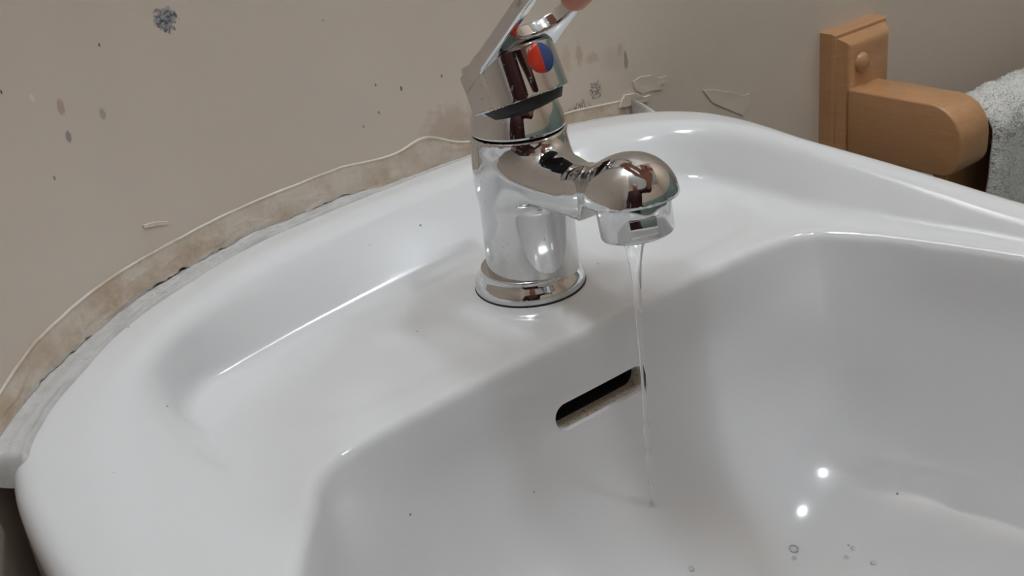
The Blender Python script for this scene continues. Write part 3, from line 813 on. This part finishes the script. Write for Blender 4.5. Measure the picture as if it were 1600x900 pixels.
# ------------------------------------------------------------------ person standing at the basin, lifting the lever
person = empty('person', (-.42, -.62, ZF)); tag(person, 'person in a maroon jumper lifting the tap lever with one fingertip', 'person')
fw = np.array([.575, .818, 0.]); rt_ = np.array([.818, -.575, 0.]); T0 = np.array([-.43, -.63, 0.])
def PT(f, r, z): return T0+fw*f+rt_*r+np.array([0, 0, z])
FT = on_axis(899, -8, 0, .003)
SHR, ELR, WRR = PT(.07, .17, .50), np.array([.005, -.50, .335]), np.array([.050, -.205, .236])
SHL, ELL, WRL = PT(.05, -.17, .50), PT(.03, -.235, .22), PT(.09, -.23, -.02)
FING = [[(.020, -.120, .209), (.013, -.094, .178), (.007, -.071, .160), tuple(FT)],
        [(.040, -.114, .212), (.041, -.086, .181), (.037, -.086, .168), (.034, -.100, .167)],
        [(.059, -.121, .206), (.061, -.092, .183), (.057, -.093, .171), (.054, -.107, .169)],
        [(.075, -.133, .197), (.077, -.108, .180), (.073, -.108, .170), (.070, -.119, .168)]]
FRAD = [(.0092, .0088, .0076, .0062), (.0094, .009, .0082, .0074), (.009, .0085, .0078, .0070), (.008, .0075, .0068, .0062)]
THUMB = [(.022, -.175, .232), (-.010, -.125, .228), (-.013, -.074, .200), (-.002, -.035, .152)]
def limb(P, d, pts, rad, k):
    for i in range(len(pts)-1): d = smin(d, capsule(P, pts[i], pts[i+1], rad[i], rad[i+1]), k)
    return d
def sd_torso(P, g=0.):
    RM = np.stack([fw, rt_, np.array([0, 0, 1.])], 1)
    d = ellipsoid(P, PT(.03, 0, .36), (.115+g, .175+g, .20+g), RM)
    d = smin(d, ellipsoid(P, PT(.00, 0, .14), (.105+g, .150+g, .18+g), RM), .08)
    d = smin(d, ellipsoid(P, PT(-.01, 0, -.02), (.115+g, .170+g, .13+g), RM), .06)
    d = smin(d, capsule(P, SHL, SHR, .058+g), .07)
    return d
def sd_legs(P, g=0.):
    d = np.full(len(P), 9.)
    for s_ in (-1, 1):
        d = np.minimum(d, limb(P, np.full(len(P), 9.), [PT(0, .085*s_, -.06), PT(.01, .095*s_, -.44), PT(-.02, .10*s_, ZF+.09)], [.088+g, .058+g, .042+g], .03))
    return d
HC = PT(.13, 0, .685); HR = None
def sd_head(P):
    RM = np.stack([fw, rt_, np.array([0, 0, 1.])], 1)
    d = ellipsoid(P, HC+np.array([0, 0, .02]), (.096, .076, .100), RM)
    d = smin(d, ellipsoid(P, HC+fw*.022-np.array([0, 0, .05]), (.062, .056, .068), RM), .03)
    d = smin(d, capsule(P, HC+fw*.088+np.array([0, 0, .012]), HC+fw*.112-np.array([0, 0, .026]), .008, .013), .012)
    for s_ in (-1, 1):
        d = smin(d, ellipsoid(P, HC+rt_*(.078*s_)-np.array([0, 0, .01]), (.020, .008, .032), RM), .008)
        d = smax(d, -(np.linalg.norm(P-(HC+fw*.098+rt_*(.032*s_)+np.array([0, 0, .012])), axis=1)-.013), .012)
    d = smin(d, capsule(P, HC+fw*.078-rt_*.022-np.array([0, 0, .058]), HC+fw*.078+rt_*.022-np.array([0, 0, .058]), .008), .008)
    return smin(d, capsule(P, PT(.04, 0, .50), PT(.09, 0, .62), .058, .054), .03)
def sd_hand_r(P):
    d = capsule(P, ELR, WRR, .043, .027)
    q = np.full(len(P), 9.)
    for k, (f, r) in enumerate(zip(FING, FRAD)):
        q = smin(q, capsule(P, WRR+np.array([.012*(k-1.5), 0, 0]), f[0], .017, .0115), .012)
    d = smin(d, q, .02)
    for f, r in zip(FING, FRAD): d = smin(d, limb(P, np.full(len(P), 9.), f, r, .003), .0045)
    return smin(d, limb(P, np.full(len(P), 9.), THUMB, (.019, .0125, .0100, .0085), .006), .008)
def sd_hand_l(P):
    d = capsule(P, ELL, WRL, .042, .027)
    for k in range(4):
        a = WRL+fw*(.026-.017*k)+np.array([0, 0, -.085]); d = smin(d, capsule(P, WRL, a, .020, .012), .015)
        L = (.078, .086, .080, .062)[k]; d = smin(d, limb(P, np.full(len(P), 9.), [a, a+np.array([0, 0, -L*.5])+rt_*.006, a+np.array([0, 0, -L])+rt_*.020], (.010, .009, .0075), .003), .004)
    return smin(d, limb(P, np.full(len(P), 9.), [WRL, WRL+fw*.042+np.array([0, 0, -.05]), WRL+fw*.052+np.array([0, 0, -.105])+rt_*.01], (.018, .012, .0085), .005), .01)
def sd_person(P):
    d = sd_torso(P)
    d = smin(d, sd_legs(P), .04)
    for s_ in (-1, 1): d = smin(d, limb(P, np.full(len(P), 9.), [PT(-.05, .10*s_, ZF+.045), PT(.14, .115*s_, ZF+.028)], (.040, .027), .02), .03)
    d = smin(d, sd_head(P), .03)
    d = smin(d, capsule(P, SHR, ELR, .052, .043), .03); d = smin(d, capsule(P, SHL, ELL, .052, .042), .03)
    d = smin(d, sd_hand_r(P), .006)
    return smin(d, sd_hand_l(P), .006)
def axis_mix(lo, hi, coarse, fine):
    v = list(np.arange(lo, hi, coarse))
    for a, b, h in fine: v = [q for q in v if q < a-h*.6 or q > b+h*.6]+list(np.arange(a, b, h))
    return np.array(sorted(v))
V, F = surface_nets(sd_person, axis_mix(-.76, .14, .013, [(-.05, .105, .0025)]), axis_mix(-.86, .0, .013, [(-.235, -.02, .0026)]), axis_mix(ZF-.03, .83, .013, [(.120, .265, .0025), (.58, .80, .008)]), 5)
mesh_obj('body', V, F, SKIN, person, True)
def clip(d, P, p, n): return np.maximum(d, (P-np.array(p))@np.array(n))
def sd_jumper(P):
    d = sd_torso(P, .012); d = np.maximum(d, -.06-P[:, 2]); d = clip(d, P, PT(.055, 0, .555), (0, 0, 1.))
    nr = (WRR-ELR)/np.linalg.norm(WRR-ELR); nl = (WRL-ELL)/np.linalg.norm(WRL-ELL)
    a = limb(P, np.full(len(P), 9.), [SHR, ELR, ELR+nr*.16], (.068, .057, .052), .03); a = clip(a, P, ELR+nr*.12, nr)
    b = limb(P, np.full(len(P), 9.), [SHL, ELL, WRL], (.068, .056, .045), .03); b = clip(b, P, WRL-nl*.03, nl)
    return smin(smin(d, a, .03), b, .02)
V, F = surface_nets(sd_jumper, box_axis(-.80, .10, .011), box_axis(-.90, -.28, .011), box_axis(-.09, .60, .011), 3); mesh_obj('jumper', V, F, MAROON, person, True)
def sd_trousers(P):
    d = smin(np.maximum(sd_torso(P, .008), P[:, 2]-.02), sd_legs(P, .014), .03); return np.maximum(d, ZF+.07-P[:, 2])
V, F = surface_nets(sd_trousers, box_axis(-.72, -.14, .012), box_axis(-.90, -.38, .012), box_axis(ZF, .05, .012), 3); mesh_obj('trousers', V, F, TROUSER, person, True)
def sd_hair(P):
    RM = np.stack([fw, rt_, np.array([0, 0, 1.])], 1)
    d = ellipsoid(P, HC+np.array([0, 0, .026])-fw*.006, (.104, .086, .106), RM)
    d = smin(d, ellipsoid(P, HC-fw*.06-np.array([0, 0, .05]), (.05, .075, .09), RM), .04)
    return smax(d, (P-(HC+fw*.045+np.array([0, 0, .03])))@(fw*.8-np.array([0, 0, .6])), .02)
V, F = surface_nets(sd_hair, box_axis(-.52, -.18, .008), box_axis(-.70, -.36, .008), box_axis(.50, .86, .008), 3); mesh_obj('hair', V, F, HAIR, person, True)
for s_ in (-1, 1):
    c = HC+fw*.083+rt_*(.032*s_)+np.array([0, 0, .012])
    lathe('eye', mmv([(.01, -11), (6, -9), (10, -4), (11, 0), (10, 4), (6, 9), (.01, 11)]), simple('eye_white', rgb(.7, .7, .68), .2), person, 24, Matrix.Translation(c))
